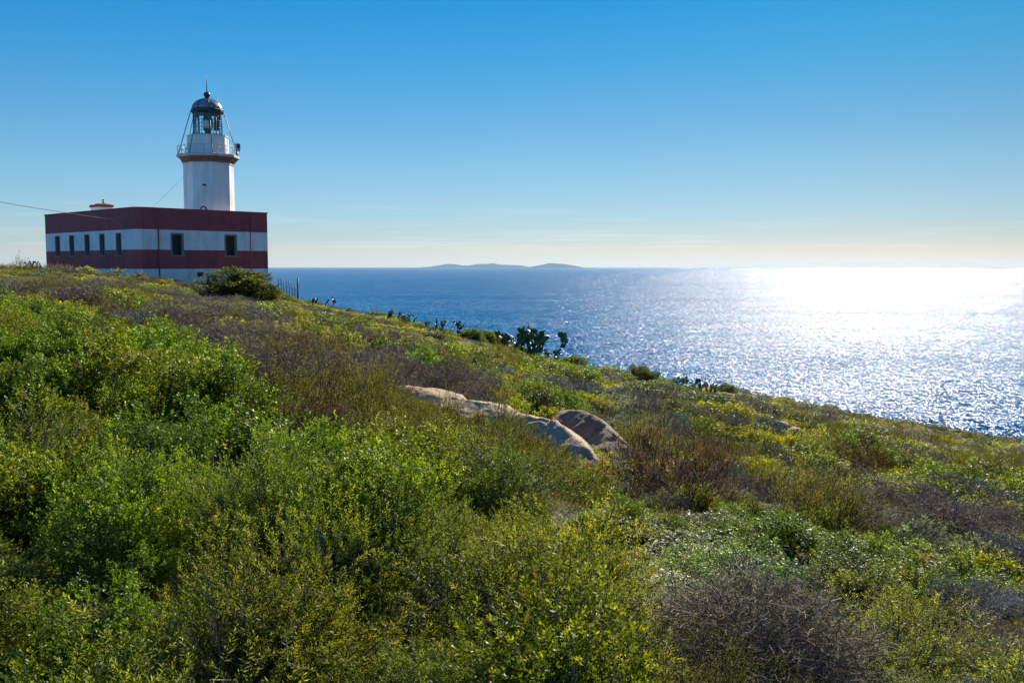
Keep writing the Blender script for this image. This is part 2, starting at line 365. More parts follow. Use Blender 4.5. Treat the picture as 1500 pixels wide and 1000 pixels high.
HPHI = math.radians(47)
HC = Vector((ray(200, 340)[0]*75, 75.0, EYE - 1.5))
LX, LY, ZT = 11.65, 17.4, 5.93
Z1, Z2, Z3 = 1.21, 2.72, 4.29
def lighthouse():
    root = empty('lighthouse', HC, HPHI)
    tag(root, 'white and red banded lighthouse with octagonal tower and flat roofed keepers house', 'lighthouse')
    ch = .42
    wins_front = [(2.78, 3.88), (7.53, 8.68)]                          # along x on the y = 0 wall
    wins_side = [(2.60, 3.50), (5.56, 6.46), (8.38, 9.30), (11.40, 12.32), (14.32, 15.28)]   # along y on the x = 0 wall
    WZ0, WZ1 = 2.24, 4.05
    # walls in bands, with real window openings
    wall = MB()
    zs = [-1.5, Z1, WZ0, Z2, WZ1, Z3, ZT]
    def band(z): return 1 if (z < Z1 or Z2 < z < Z3) else 0           # 0 red, 1 white
    def facade(P, cuts, s_end):
        ss = sorted([0, s_end] + [c for w in cuts for c in w])
        for a, c in zip(ss, ss[1:]):
            hole = any(abs(a-w[0]) < 1e-6 for w in cuts)
            for z0, z1 in zip(zs, zs[1:]):
                if hole and z0 >= WZ0-1e-6 and z1 <= WZ1+1e-6: continue
                wall.add([P(a, z0), P(c, z0), P(c, z1), P(a, z1)], [(0, 1, 2, 3)], band((z0+z1)/2))
        D = .35
        for w in cuts:                                                 # reveals
            n_ = len(wall.v)
            for (a, z0, c, z1) in ((w[0], WZ0, w[1], WZ0), (w[1], WZ0, w[1], WZ1), (w[1], WZ1, w[0], WZ1), (w[0], WZ1, w[0], WZ0)):
                wall.add([P(a, z0), P(c, z1), P(c, z1, D), P(a, z0, D)], [(0, 1, 2, 3)], 1)
    facade(lambda s, z, d=0: (ch+s, d, z), [(a-ch, c-ch) for a, c in wins_front], LX-ch)
    facade(lambda s, z, d=0: (d, ch+s, z), [(a-ch, c-ch) for a, c in wins_side], LY-ch)
    for z0, z1 in zip(zs, zs[1:]):
        k = band((z0+z1)/2)
        wall.add([(0, ch, z0), (ch, 0, z0), (ch, 0, z1), (0, ch, z1)], [(0, 1, 2, 3)], k)
        wall.add([(LX, 0, z0), (LX, LY, z0), (LX, LY, z1), (LX, 0, z1)], [(0, 1, 2, 3)], k)
        wall.add([(LX, LY, z0), (0, LY, z0), (0, LY, z1), (LX, LY, z1)], [(0, 1, 2, 3)], k)
    # inner face of the parapet
    t = .3
    inn = [(ch, t), (LX-t, t), (LX-t, LY-t), (t, LY-t), (t, ch)]
    for (a, c) in zip(inn, inn[1:] + inn[:1]):
        wall.add([(*a, ZT), (*c, ZT), (*c, 5.2), (*a, 5.2)], [(0, 1, 2, 3)], 1)
    house = wall.build('wall', [M_red, M_white], root)
    # coping: thin dark edge on the parapet, standing a little proud
    cp = MB(); o_ = .05
    outl = [(ch, -o_), (LX+o_, -o_), (LX+o_, LY+o_), (-o_, LY+o_), (-o_, ch)]
    for i in range(5):
        a, c = outl[i], outl[(i+1) % 5]; ai, ci = inn[i], inn[(i+1) % 5]
        cp.add([(*a, ZT-.02), (*c, ZT-.02), (*c, ZT+.07), (*a, ZT+.07), (*ai, ZT-.02), (*ci, ZT-.02), (*ci, ZT+.07), (*ai, ZT+.07)],
               [(0, 1, 2, 3), (3, 2, 6, 7), (5, 4, 7, 6), (1, 0, 4, 5)])
    cp.build('coping', M_red, house)
    rf = MB(); rf.box(t, LX-t, t, LY-t, 5.0, 5.2); rf.build('roof', M_roof, root)
    # window frames, sills and panes on both walls
    for (P, cuts) in ((lambda s, d, z: (s, d, z), wins_front), (lambda s, d, z: (d, s, z), wins_side)):
        front = cuts is wins_front
        for a, c in cuts:
            w = MB(); fw = .13 if front else .07
            def slab(s0, s1, z0, z1, d0, d1):
                p0 = P(s0, d0, z0); p1 = P(s1, d1, z1)
                w.box(min(p0[0], p1[0]), max(p0[0], p1[0]), min(p0[1], p1[1]), max(p0[1], p1[1]), z0, z1)
            slab(a-.004, a+fw, WZ0, WZ1, -.035, .30); slab(c-fw, c+.004, WZ0, WZ1, -.036, .30)
            slab(a+fw, c-fw, WZ1-fw, WZ1+.004, -.034, .30); slab(a-.08, c+.08, WZ0-.06, WZ0+.07, -.08, .30)
            wn = w.build('window', M_frame, root)
            pm = MB(); p0 = P(a+fw, .24, 0); p1 = P(c-fw, .26, 0)
            pm.box(min(p0[0], p1[0]), max(p0[0], p1[0]), min(p0[1], p1[1]), max(p0[1], p1[1]), WZ0+.07, WZ1-fw)
            pm.build('pane', M_pane, wn)
    # blind cellar opening low in the white plinth
    cw = MB(); cw.box(5.0, 5.55, -.02, .05, .55, .95); cw.build('cellar_vent', M_dark, root)
    dp = MB(); dp.tube([(1.75, -.07, -.8), (1.75, -.07, 4.3)], .05, 8); dp.build('downpipe', M_red, root)
    dp = MB(); dp.tube([(9.95, -.06, -.8), (9.95, -.06, 5.6)], .03, 8); dp.build('downpipe', M_red, root)
    # chimney block on the roof: white box under two little tiled humps and a flue
    cm = MB(); cm.box(2.6, 3.7, 12.05, 13.9, 5.2, 6.60); chm = cm.build('chimney', M_white, root)
    cc = MB()
    for y0, y1, hgt in ((11.95, 13.05, .36), (13.05, 14.0, .30)):
        vs = []; fs = []
        for i in range(9):
            a = math.pi*i/8; yy = (y0+y1)/2 - math.cos(a)*(y1-y0)/2
            for x in (2.5, 3.15, 3.8): vs.append((x, yy, 6.60 + math.sin(a)**.6*hgt*(1 if x == 3.15 else .75)))
        for i in range(8):
            for k in range(2): fs.append((i*3+k, i*3+k+1, (i+1)*3+k+1, (i+1)*3+k))
        fs.append(tuple(i*3 for i in range(9))); fs.append(tuple(i*3+2 for i in range(8, -1, -1)))
        cc.add(vs, fs, 0)
    cc.build('chimney_cap', M_tile, chm)
    fl = MB(); fl.tube([(3.15, 12.6, 6.75), (3.15, 12.6, 7.25)], .07, 8); fl.lathe([(.10, 7.2), (.10, 7.28)], 8, (3.15, 12.6)); fl.build('flue', M_dark, chm)
    # small arched hatch by the foot of the tower
    # ---- tower
    T = (8.10, 3.22); R8 = math.pi/8
    def oc(ap): return ap * .945 / math.cos(R8)
    tw = MB(); tw.lathe([(oc(2.05), 5.2), (oc(2.03), 9.95), (oc(2.10), 9.98), (oc(2.10), 10.06)], 8, T, R8); tower = tw.build('tower', M_tower, root)
    hh = MB(); hh.tube([(T[0]-1.9+.28*math.cos(a), T[1]-2.35, 5.95+.36*math.sin(a)) for a in np.linspace(0, math.pi, 12)], .06, 6); hh.build('hatch_hood', M_dark, tower)
    lp = MB(); lp.box(T[0]-1.62, T[0]-1.42, T[1]-2.0, T[1]-1.72, 8.05, 8.2); lp.build('bracket', M_dark, tower)
    cb = MB(); cb.lathe([(oc(2.12), 10.06), (oc(2.16), 10.2), (oc(2.25), 10.34), (oc(2.36), 10.46), (oc(2.48), 10.54)], 8, T, R8); corb = cb.build('corbel', M_brown, root)
    ga = MB(); ga.lathe([(oc(2.50), 10.54), (oc(2.54), 10.57), (oc(2.54), 10.74), (oc(2.49), 10.78)], 8, T, R8); gal = ga.build('gallery', M_rail, root)
    ra = MB()
    ring = [Vector((T[0]+oc(2.43)*math.cos(R8+math.pi/4*k), T[1]+oc(2.43)*math.sin(R8+math.pi/4*k), 0)) for k in range(9)]
    for z in (11.10, 11.48):
        for a, c in zip(ring, ring[1:]): ra.tube([a+Vector((0, 0, z)), c+Vector((0, 0, z))], .022, 6)
    for a, c in zip(ring, ring[1:]):
        for f in (0, .33, .66):
            p = a.lerp(c, f); ra.tube([p+Vector((0, 0, 10.78)), p+Vector((0, 0, 11.49))], .025, 6)
    ra.build('railing', M_rail, gal)
    dr = MB(); dr.lathe([(oc(1.68), 10.78), (oc(1.66), 12.28), (oc(1.72), 12.31), (oc(1.72), 12.38)], 8, T, R8); drum = dr.build('drum', M_tower, root)
    dd = MB(); dd.lathe([(oc(1.42), 12.38), (oc(1.42), 12.48)], 8, T, R8); dd.build('lantern_sill', M_dark, drum)
    # lantern: glazing bars, glass, lens
    gl = MB(); gl.lathe([(1.16, 12.48), (1.16, 14.22)], 12, T, 0.1, cap=False); lan = gl.build('lantern_glass', M_glass, root)
    br = MB()
    for k in range(12):
        a = .1 + math.pi*2*k/12; p = Vector((T[0]+1.18*math.cos(a), T[1]+1.18*math.sin(a), 0))
        br.tube([p+Vector((0, 0, 12.44)), p+Vector((0, 0, 14.25))], .04 if k % 3 == 0 else .02, 6)
    for z in (13.05, 13.65):
        pts = [(T[0]+1.18*math.cos(.1+math.pi*2*k/12), T[1]+1.18*math.sin(.1+math.pi*2*k/12), z) for k in range(13)]
        for a, c in zip(pts, pts[1:]): br.tube([a, c], .02, 6)
    br.build('glazing_bars', M_teal, lan)
    ln = MB(); ln.lathe([(.25, 12.48), (.25, 12.75), (.34, 12.85), (.42, 13.1), (.45, 13.45), (.42, 13.8), (.32, 14.05), (.2, 14.15)], 16, T, 0, 0, True); lens = ln.build('lens', M_lens, lan)
    lw = MB(); lw.lathe([(.24, 13.0), (.28, 13.05), (.28, 13.6), (.24, 13.65)], 12, (T[0]-.42, T[1]-.42), 0, 0, True); lw.build('lens_panel', M_lensw, lens)
    bl = MB(); bl.box(T[0]+.70, T[0]+.98, T[1]-.2, T[1]+.2, 12.95, 14.1); bl.build('blind', M_dark, lens)
    ev = MB(); ev.lathe([(1.19, 14.22), (1.31, 14.32), (1.35, 14.40), (1.35, 14.56), (1.27, 14.64)], 16, T, 0); ev.build('eave', M_dark, root)
    dm = MB(); dm.lathe([(1.14*math.cos(a)**1.15 + .10, 14.62 + .90*math.sin(a)) for a in np.linspace(0, 1.52, 14)], 24, T, 0, 0, True); dome = dm.build('dome', M_dome, root)
    rb = MB()
    for k in range(8):
        q = R8 + math.pi/4*k
        rb.tube([(T[0]+(1.15*math.cos(a)**1.15 + .10)*math.cos(q), T[1]+(1.15*math.cos(a)**1.15 + .10)*math.sin(q), 14.62+.91*math.sin(a)) for a in np.linspace(0, 1.45, 10)], .025, 5)
    rb.build('rib', M_dark, dome)
    bb = MB(); bb.lathe([(.16, 15.50), (.14, 15.60), (.2, 15.63)] + [(.27*math.cos(a), 15.85+.25*math.sin(a)) for a in np.linspace(-.9, 1.4, 10)], 16, T, 0, 0, True); ball = bb.build('ball_finial', M_dark, dome)
    rd = MB(); rd.tube([(T[0], T[1], 16.05), (T[0], T[1], 17.5)], .04, 6, 0, .012); rd.build('lightning_rod', M_dark, dome)
    for k in (0, 2, 3, 4, 5, 7):
        q = R8 + math.pi/4*k; st = MB()
        st.tube([(T[0]+1.34*math.cos(q), T[1]+1.34*math.sin(q), 14.45), (T[0]+oc(2.38)*math.cos(q), T[1]+oc(2.38)*math.sin(q), 10.8)], .035, 6)
        st.build('stay', M_teal, root)
    # fog signal on the gallery rail, seen on the right of the tower
    q = -math.pi/4+.12; sx, sy = T[0]+2.30*math.cos(q), T[1]+2.30*math.sin(q)
    fs_ = MB(); fs_.tube([(sx, sy, 10.78), (sx, sy, 11.2)], .05, 6); fs_.box(sx-.08, sx+.38, sy-.02, sy+.16, 11.2, 11.85, 1); sig = fs_.build('signal_box', [M_dark, M_rail], gal)
    hr = MB(); c = Vector((sx+.1, sy-.22, 11.58)); vs = []
    hr.tube([c+Vector((.18, .2, 0)), c+Vector((.05, .05, 0)), c+Vector((-.02, -.02, 0)), c+Vector((-.08, -.1, 0))], .07, 14, 0, .17); hr.build('horn', M_dark, sig)
    return root
LH = lighthouse()
bpy.context.view_layer.update()
def house_pt(x, y, z): return LH.matrix_world @ Vector((x, y, z))

# cables
def cable(a, c, sag, r, label, cat='cable'):
    b = MB(); a = Vector(a); c = Vector(c)
    b.tube([a.lerp(c, f) - Vector((0, 0, sag*4*f*(1-f))) for f in np.linspace(0, 1, 40)], r, 6)
    return tag(b.build('cable', M_rail if r > .02 else M_dark), label, cat)
ca = house_pt(-.03, 3.0, 5.05)
ur, tr = ray(-1500, 40)
LH_cable = cable(ca, (ray(-760, 112)[0]*52, 52, EYE - ray(-760, 112)[1]*52), .8, .021, 'overhead power cable running in from the left to the red wall of the house')
cable(house_pt(8.1-1.9, 3.25+.4, 9.1), house_pt(3.4, 7.6, 5.22), .25, .007, 'thin wire slanting from the tower down to the house roof', 'wire')

# ------------------------------------------------------------------ rocks
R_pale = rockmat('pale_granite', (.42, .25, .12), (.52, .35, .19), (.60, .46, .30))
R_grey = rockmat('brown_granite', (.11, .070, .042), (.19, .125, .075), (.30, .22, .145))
def rock(name, pts, label, mat, seed, rough=.10, sub=4, soft=3):
    """pts: a hull of points (x, y, z) in the world; the rock is their rounded, weathered hull"""
    import bmesh
    bm = bmesh.new(); c = sum((Vector(p) for p in pts), Vector()) / len(pts)
    for p in pts: bm.verts.new(Vector(p) - c)
    bmesh.ops.convex_hull(bm, input=bm.verts)
    bmesh.ops.delete(bm, geom=[v for v in bm.verts if not v.link_faces], context='VERTS')
    bmesh.ops.triangulate(bm, faces=bm.faces)
    for k in range(sub):
        bmesh.ops.subdivide_edges(bm, edges=[e for e in bm.edges if e.calc_length() > .07], cuts=1, use_grid_fill=True)
        if k < soft: bmesh.ops.smooth_vert(bm, verts=bm.verts, factor=.5 if k else .35, use_axis_x=True, use_axis_y=True, use_axis_z=True)
        bmesh.ops.triangulate(bm, faces=bm.faces)
    bm.normal_update()
    for v in bm.verts:
        p = v.co + c
        n = noise.noise(p*1.1 + Vector((seed, 0, 0)))*1.2 + .5*noise.noise(p*2.7 + Vector((seed, 5, 0))) + .22*noise.noise(p*7)
        cr = abs(noise.noise(p*.9 + Vector((seed, 9, 3))))
        st = noise.noise(Vector((p.x*.6, p.y*.6, p.z*3.2 + seed)))
        v.co += v.normal * (n*rough + .35*rough*math.copysign(abs(st)**.5, st) - max(0, .035-cr)*rough*16)
    me = bpy.data.meshes.new(name); bm.to_mesh(me); bm.free(); me.materials.append(mat)
    me.polygons.foreach_set('use_smooth', [True]*len(me.polygons))
    o = bpy.data.objects.new(name, me); COL.objects.link(o); o.location = c
    return tag(o, label, 'rock')
def at(px, py, d):
    u, t = ray(px, py); return Vector((u*d, d, EYE - t*d))
def crest_rock(name, crest, label, mat, seed, front, drop, **k):
    """crest: (column, row, metres) along the rock's visible top edge; front: how far its face comes forward, drop: how far down it goes"""
    pts = []
    for px, py, d in crest:
        p = at(px, py, d)
        pts += [p, p + Vector((0, front*.5, -.05)), p + Vector((-.25*front, -front*.35, -.22*drop)), p + Vector((-.3*front, -front*.45, -drop)), p + Vector((.1, front*.8, -drop))]
    return rock(name, pts, label, mat, seed, **k)
crest_rock('boulder', [(580, 563, 21.5), (625, 571, 20.8), (690, 583, 19.6)], 'pale rounded upper end of the slab, rising out of heather', R_pale, 1.3, 1.5, 1.3)
crest_rock('boulder', [(660, 582, 20.2), (718, 589, 19.2), (762, 608, 18.4), (812, 622, 17.6), (850, 652, 16.8), (886, 684, 16.0)], 'long pale tan granite slab running down the middle of the slope', R_pale, 4.1, 1.25, 1.2, rough=.10, soft=0, sub=5)
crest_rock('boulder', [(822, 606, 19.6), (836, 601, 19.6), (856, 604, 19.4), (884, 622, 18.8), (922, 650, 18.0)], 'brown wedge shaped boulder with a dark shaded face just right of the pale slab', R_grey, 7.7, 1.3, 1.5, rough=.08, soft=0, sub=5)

def small_rock(px, py, w, h, label, seed, mat=R_pale):
    x, y = ground_hit(px, py); z = ground(x, y); r_ = random.Random(seed)
    pts = []
    for k in range(16):
        a = r_.uniform(0, 6.28); e = r_.uniform(-.3, 1.3); pts.append((x + w*.5*math.cos(a)*math.cos(e), y + w*.5*math.sin(a)*math.cos(e), z + .12 + h*math.sin(e)))
    return rock('stone', pts, label, mat, seed, rough=.04, sub=3)
small_rock(1144, 634, .9, .38, 'pale stone beside the round grey bush on the right slope', 3)
small_rock(1164, 642, .8, .30, 'low pale stone, the lower right one of the pair beside the round grey bush', 4)
small_rock(1224, 660, .9, .28, 'flat pale stone among low scrub right of the round grey bush', 5)
small_rock(1216, 580, 1.3, .45, 'tan stone at the far edge of the right slope against the sea', 8)

# ------------------------------------------------------------------ plants: shapes
G = np.random.default_rng(5)
def unit(v): return v / np.maximum(np.linalg.norm(v, axis=1, keepdims=True), 1e-9)
class Plant:
    def __init__(s): s.v = []; s.q = []; s.t = []; s.n = 0
    def quads(s, a, b, c, d, tone):
        k = len(a); v = np.stack([a, b, c, d], 1).reshape(-1, 3); s.v.append(v)
        s.q.append(np.arange(k*4).reshape(-1, 4) + s.n); s.n += k*4; s.t.append(np.clip(tone, 0, 1))
    def leaves(s, P, D, l, w, tone, fold=.25):
        D = unit(D); R = G.normal(size=P.shape); S = unit(np.cross(D, R)); Nn = np.cross(S, D)
        l = np.broadcast_to(np.asarray(l, float).reshape(-1, 1), (len(P), 1)); w = np.broadcast_to(np.asarray(w, float).reshape(-1, 1), (len(P), 1))
        m = P + D*l*.5 + Nn*w*fold
        s.quads(P, m + S*w*.5, P + D*l - Nn*w*fold*.4, m - S*w*.5, tone)
    def twigs(s, A, B, r0, r1, tone):
        """three sided sticks"""
        D = unit(B-A); S = unit(np.cross(D, G.normal(size=A.shape))); T = np.cross(D, S)
        off = [S, -.5*S + .866*T, -.5*S - .866*T]
        for i in range(3):
            j = (i+1) % 3; s.quads(A+off[i]*r0, A+off[j]*r0, B+off[j]*r1, B+off[i]*r1, tone)
    def data(s):
        return np.concatenate(s.v), np.concatenate(s.q), np.concatenate(s.t)

def mesh_of(name, parts):
    """parts: [(plant data, material)] joined into one mesh"""
    V = []; Q = []; T = []; M = []; b = 0
    for k, ((v, q, t), m) in enumerate(parts):
        V.append(v); Q.append(q + b); T.append(t); M.append(np.full(len(q), k)); b += len(v)
    V = np.concatenate(V); Q = np.concatenate(Q); T = np.concatenate(T); M = np.concatenate(M)
    me = bpy.data.meshes.new(name)
    me.vertices.add(len(V)); me.vertices.foreach_set('co', V.astype(np.float32).ravel())
    me.loops.add(Q.size); me.loops.foreach_set('vertex_index', Q.astype(np.int32).ravel())
    me.polygons.add(len(Q)); me.polygons.foreach_set('loop_start', (np.arange(len(Q))*4).astype(np.int32))
    for _, m in parts: me.materials.append(m)
    me.polygons.foreach_set('material_index', M.astype(np.int32))
    me.update(calc_edges=True)
    a = me.attributes.new('tone', 'FLOAT', 'FACE'); a.data.foreach_set('value', T.astype(np.float32))
    return me

def lobes(D, seed, a1=.26, a2=.12):
    return np.array([1 + a1*noise.noise(Vector(d)*1.7 + Vector((seed*7.3, 0, 0))) * 1.6 + a2*noise.noise(Vector(d)*4.6 + Vector((0, seed*3.1, 0))) * 1.6 for d in D])[:, None]
def dome(n, R, H, seed, lo=.55, zmin=-.15, a1=.26, a2=.12, clumps=0, spread=.2):
    """points through a lumpy dome, denser to the outside, with the outward direction of each; with clumps, gathered in leafy cushions"""
    if clumps:
        C = unit(G.normal(size=(clumps*3, 3))); C = C[C[:, 2] > zmin][:clumps]; rc = G.uniform(.74, 1.04, (len(C), 1)); k = G.integers(0, len(C), n)
        off = G.normal(size=(n, 3))*spread; D = unit(C[k] + off)
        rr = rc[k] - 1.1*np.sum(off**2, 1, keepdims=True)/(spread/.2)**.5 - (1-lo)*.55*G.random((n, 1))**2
        rr = np.maximum(rr, .25)
    else:
        D = unit(G.normal(size=(n*2, 3))); D = D[D[:, 2] > zmin][:n]
        rr = lo + (1-lo) * G.random((len(D), 1))**.55
    P = D * np.array([R, R, H]) * rr * lobes(D, seed, a1, a2)
    P[:, 2] = np.maximum(P[:, 2], .02)
    return P, D, rr[:, 0]

def stems(R, H, seed, n, r):
    p = Plant(); D = unit(G.normal(size=(n*3, 3))); D = D[D[:, 2] > .12][:n]
    A = np.zeros_like(D) + G.normal(size=D.shape)*.03; A[:, 2] = -.25
    mid = D*np.array([R, R, H])*.45 + G.normal(size=D.shape)*.03; tip = D*np.array([R, R, H])*.78*lobes(D, seed) + G.normal(size=D.shape)*.03
    t = G.random(len(D))
    p.twigs(A, mid, r, r*.7, t); p.twigs(mid, tip, r*.7, r*.3, t)
    k = 5
    for j in range(k):
        f = G.uniform(.3, .95, (len(D), 1)); b0 = mid + (tip-mid)*f; b1 = b0 + unit(D*.7 + G.normal(size=D.shape)*.6)*G.uniform(.08, .22, (len(D), 1))
        p.twigs(b0, b1, r*.35, r*.15, G.random(len(D)))
    return p.data()

def leafy(seed, lod, R=.55, H=.8, n=(2100, 1150, 300), per=(9, 7, 6), l=(.0225, .034, .064), w=(.0098, .0155, .031), up=.35, ang=1.05, sp=.0065, tipl=.35, lo=.62, clumps=46, spread=.17, a1=.26):
    p = Plant(); P, D, rr = dome(n[lod], R, H, seed, lo, -.15, a1, .12, clumps, spread)
    A = unit(D*.6 + np.array([0, 0, up]) + G.normal(size=D.shape)*.35)
    S = unit(np.cross(A, G.normal(size=A.shape))); T = np.cross(A, S)
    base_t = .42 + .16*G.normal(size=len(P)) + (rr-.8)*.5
    k = per[lod]; spc = sp*l[lod]/l[0]
    for i in range(k):
        a = i*2.4 + G.normal(size=(len(P), 1))*.3; g = ang*(1 - .55*(i == 0)) * G.uniform(.75, 1.2, (len(P), 1)) * (.6 + .5*i/k)
        d = A*np.cos(g) + (S*np.cos(a) + T*np.sin(a))*np.sin(g)
        sz = G.uniform(.7, 1.2, len(P)) * (.75 if i == 0 else 1)
        p.leaves(P - A*spc*i, d, l[lod]*sz, w[lod]*sz, base_t + (tipl if i < 2 else 0)*G.random(len(P)) + .12*G.normal(size=len(P)))
    return p.data()
def needle(seed, lod, R=.55, H=.85, n=(820, 500, 200), per=(26, 16, 9), l=(.025, .034, .060), w=(.0050, .008, .017), length=.14, up=.38, ang=1.05, tipl=.3, lo=.6, zmin=-.1, clumps=38, spread=.19):
    p = Plant(); P, D, rr = dome(n[lod], R, H, seed, lo, zmin, .26, .12, clumps, spread)
    A = unit(D*.7 + np.array([0, 0, up]) + G.normal(size=D.shape)*.38)
    L_ = length*G.uniform(.6, 1.35, (len(P), 1))
    S = unit(np.cross(A, G.normal(size=A.shape))); T = np.cross(A, S)
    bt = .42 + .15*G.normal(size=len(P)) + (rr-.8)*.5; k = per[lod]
    p.twigs(P - A*L_*.5, P + A*L_*.2, .0018 if lod == 0 else .003, .001, np.full(len(P), .05))
    for i in range(k):
        f = i/(k-1); a = i*2.4 + G.random((len(P), 1))*.5; g = ang*(1-.6*f**3)*G.uniform(.7, 1.25, (len(P), 1))
        d = A*np.cos(g) + (S*np.cos(a) + T*np.sin(a))*np.sin(g); sz = G.uniform(.7, 1.15, len(P))*(1-.35*f**2)
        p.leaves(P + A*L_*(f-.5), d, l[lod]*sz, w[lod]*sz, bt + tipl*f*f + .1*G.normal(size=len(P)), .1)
    return p.data()
def twiggy(seed, lod, R=.55, H=.75, n=(1500, 800, 420), r=(.0022, .0038, .0065), ln=(.10, .26), up=.35, lo=.35):
    p = Plant(); P, D, rr = dome(n[lod], R, H, seed, lo, -.05)
    A = unit(D*.8 + np.array([0, 0, up]) + G.normal(size=D.shape)*.55); L_ = G.uniform(*ln, (len(P), 1))*.6
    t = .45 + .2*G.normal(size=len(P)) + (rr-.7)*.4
    Mid = P + G.normal(size=P.shape)*.012
    p.twigs(P - A*L_*.6, Mid, r[lod], r[lod]*.8, t); B2 = Mid + unit(A + G.normal(size=A.shape)*.4)*L_*.6; p.twigs(Mid, B2, r[lod]*.8, r[lod]*.3, t+.1)
    for k in range(2):
        B3 = Mid + unit(A*.7 + G.normal(size=A.shape)*.6)*L_*.5; p.twigs(Mid, B3, r[lod]*.6, r[lod]*.25, t+.15*G.random(len(P)))
    return p.data()
def blades(seed, lod, R=.45, n=(500, 300, 170), h=(.18, .42), w=(.004, .007, .014)):
    p = Plant(); k = n[lod]; a = G.random(k)*6.28; r_ = R*np.sqrt(G.random(k))
    P = np.stack([r_*np.cos(a), r_*np.sin(a), np.zeros(k)-.03], 1); D = unit(np.array([0, 0, 1.]) + G.normal(size=(k, 3))*.38)
    L_ = G.uniform(*h, k); p.leaves(P, D, L_, w[lod]*np.ones(k), .5+.25*G.normal(size=k), .1)
    # seed heads and small dead stalks
    j = k//4; p.leaves(P[:j] + D[:j]*L_[:j, None]*.85, D[:j] + G.normal(size=(j, 3))*.2, .05*np.ones(j), w[lod]*2.2*np.ones(j), np.full(j, .9), .1)
    return p.data()

# ------------------------------------------------------------------ plants: colours
bark = leafmat('bark', (.05, .04, .03), (.10, .08, .06), (.24, .21, .17), .9, 0, .2)
LM = {
 'mastic': leafmat('mastic_leaf', (.022, .044, .004), (.066, .122, .006), (.235, .310, .018), .46, .50, .3),
 'rosemary': leafmat('needle_leaf', (.030, .050, .006), (.092, .142, .012), (.300, .345, .036), .5, .50, .3),
 'heather': leafmat('heather_leaf', (.050, .050, .012), (.112, .118, .022), (.220, .225, .045), .6, .4, .2, (1.2, 1.05, .5)),
 'brown': leafmat('brown_heather_leaf', (.058, .040, .022), (.135, .094, .054), (.26, .19, .115), .7, .3, .2, (1.2, 1.0, .6)),
 'globe': leafmat('globe_leaf', (.022, .040, .006), (.066, .105, .010), (.200, .245, .020), .5, .42, .25),
 'dry': leafmat('dry_twig', (.110, .074, .042), (.255, .180, .105), (.47, .37, .24), .8, 0, .25),
 'grey': leafmat('grey_twig', (.085, .078, .064), (.215, .20, .165), (.41, .38, .32), .8, 0, .25),
 'rust': leafmat('rust_twig', (.10, .035, .012), (.20, .075, .022), (.30, .13, .04), .8, .2, .2, (1.2, .9, .5)),
 'spurge': leafmat('spurge_leaf', (.065, .092, .005), (.160, .200, .008), (.320, .340, .016), .5, .52, .35),
 'pale': leafmat('pale_leaf', (.075, .095, .045), (.155, .180, .095), (.30, .31, .20), .75, .3, .08, (1.1, 1.1, .7)),
 'dark': leafmat('dark_leaf', (.020, .034, .006), (.045, .072, .010), (.115, .145, .016), .5, .35, .3),
 'grass': leafmat('dry_grass', (.060, .064, .014), (.125, .130, .028), (.24, .225, .070), .7, .4, .25, (1.15, 1.0, .6)),
}
KINDS = {   # shape, colour, radius scale range, height stretch
 'mastic': (lambda s, l: leafy(s, l), (1.05, 1.75), (.85, 1.1)),
 'rosemary': (lambda s, l: needle(s, l), (1.05, 1.85), (.9, 1.1)),
 'heather': (lambda s, l: needle(s, l, R=.5, H=.9, n=(420, 260, 150), per=(20, 12, 7), l=(.016, .030, .052), w=(.005, .010, .019), length=.20, up=1.3, ang=.6), (.95, 1.5), (.8, 1.1)),
 'brown': (lambda s, l: needle(s, l, R=.5, H=.9, n=(800, 480, 220), per=(20, 12, 7), l=(.016, .026, .052), w=(.004, .007, .016), length=.20, up=1.3, ang=.6), (.95, 1.5), (.8, 1.1)),
 'dry': (lambda s, l: twiggy(s, l), (1.1, 1.8), (.7, .95)),
 'grey': (lambda s, l: twiggy(s, l, R=.5, H=.62, n=(1900, 1000, 520), ln=(.08, .18), up=.5, lo=.5), (.9, 1.5), (.75, 1.0)),
 'rust': (lambda s, l: twiggy(s, l, R=.5, H=.7, up=.8), (.8, 1.1), (.8, 1.1)),
 'spurge': (lambda s, l: leafy(s, l, R=.5, H=.5, n=(600, 330, 160), per=(11, 9, 7), l=(.034, .055, .085), w=(.009, .018, .036), up=1.1, ang=1.15, sp=.009), (1.1, 2.1), (.8, 1.0)),
 'pale': (lambda s, l: leafy(s, l, R=.45, H=.5, n=(520, 280, 140), per=(9, 7, 6), l=(.03, .05, .078), w=(.009, .017, .034), up=1.2, ang=.8, tipl=.6), (1.0, 1.6), (.8, 1.1)),
 'dark': (lambda s, l: leafy(s, l, R=.52, H=.72, lo=.7), (1., 1.6), (.8, 1.1)),
 'globe': (lambda s, l: leafy(s, l, R=.52, H=.72, n=(4200, 4200, 4200), per=(7, 7, 7), l=(.026, .026, .026), w=(.017, .017, .017), lo=.85, clumps=130, spread=.14, a1=.26), (1, 1), (1, 1)),
 'grass': (lambda s, l: blades(s, l), (1.1, 1.8), (.8, 1.2)),
}
NVAR = 3
PROTO = {}        # kind, lod, variant -> (foliage mesh, stem mesh, joined mesh)
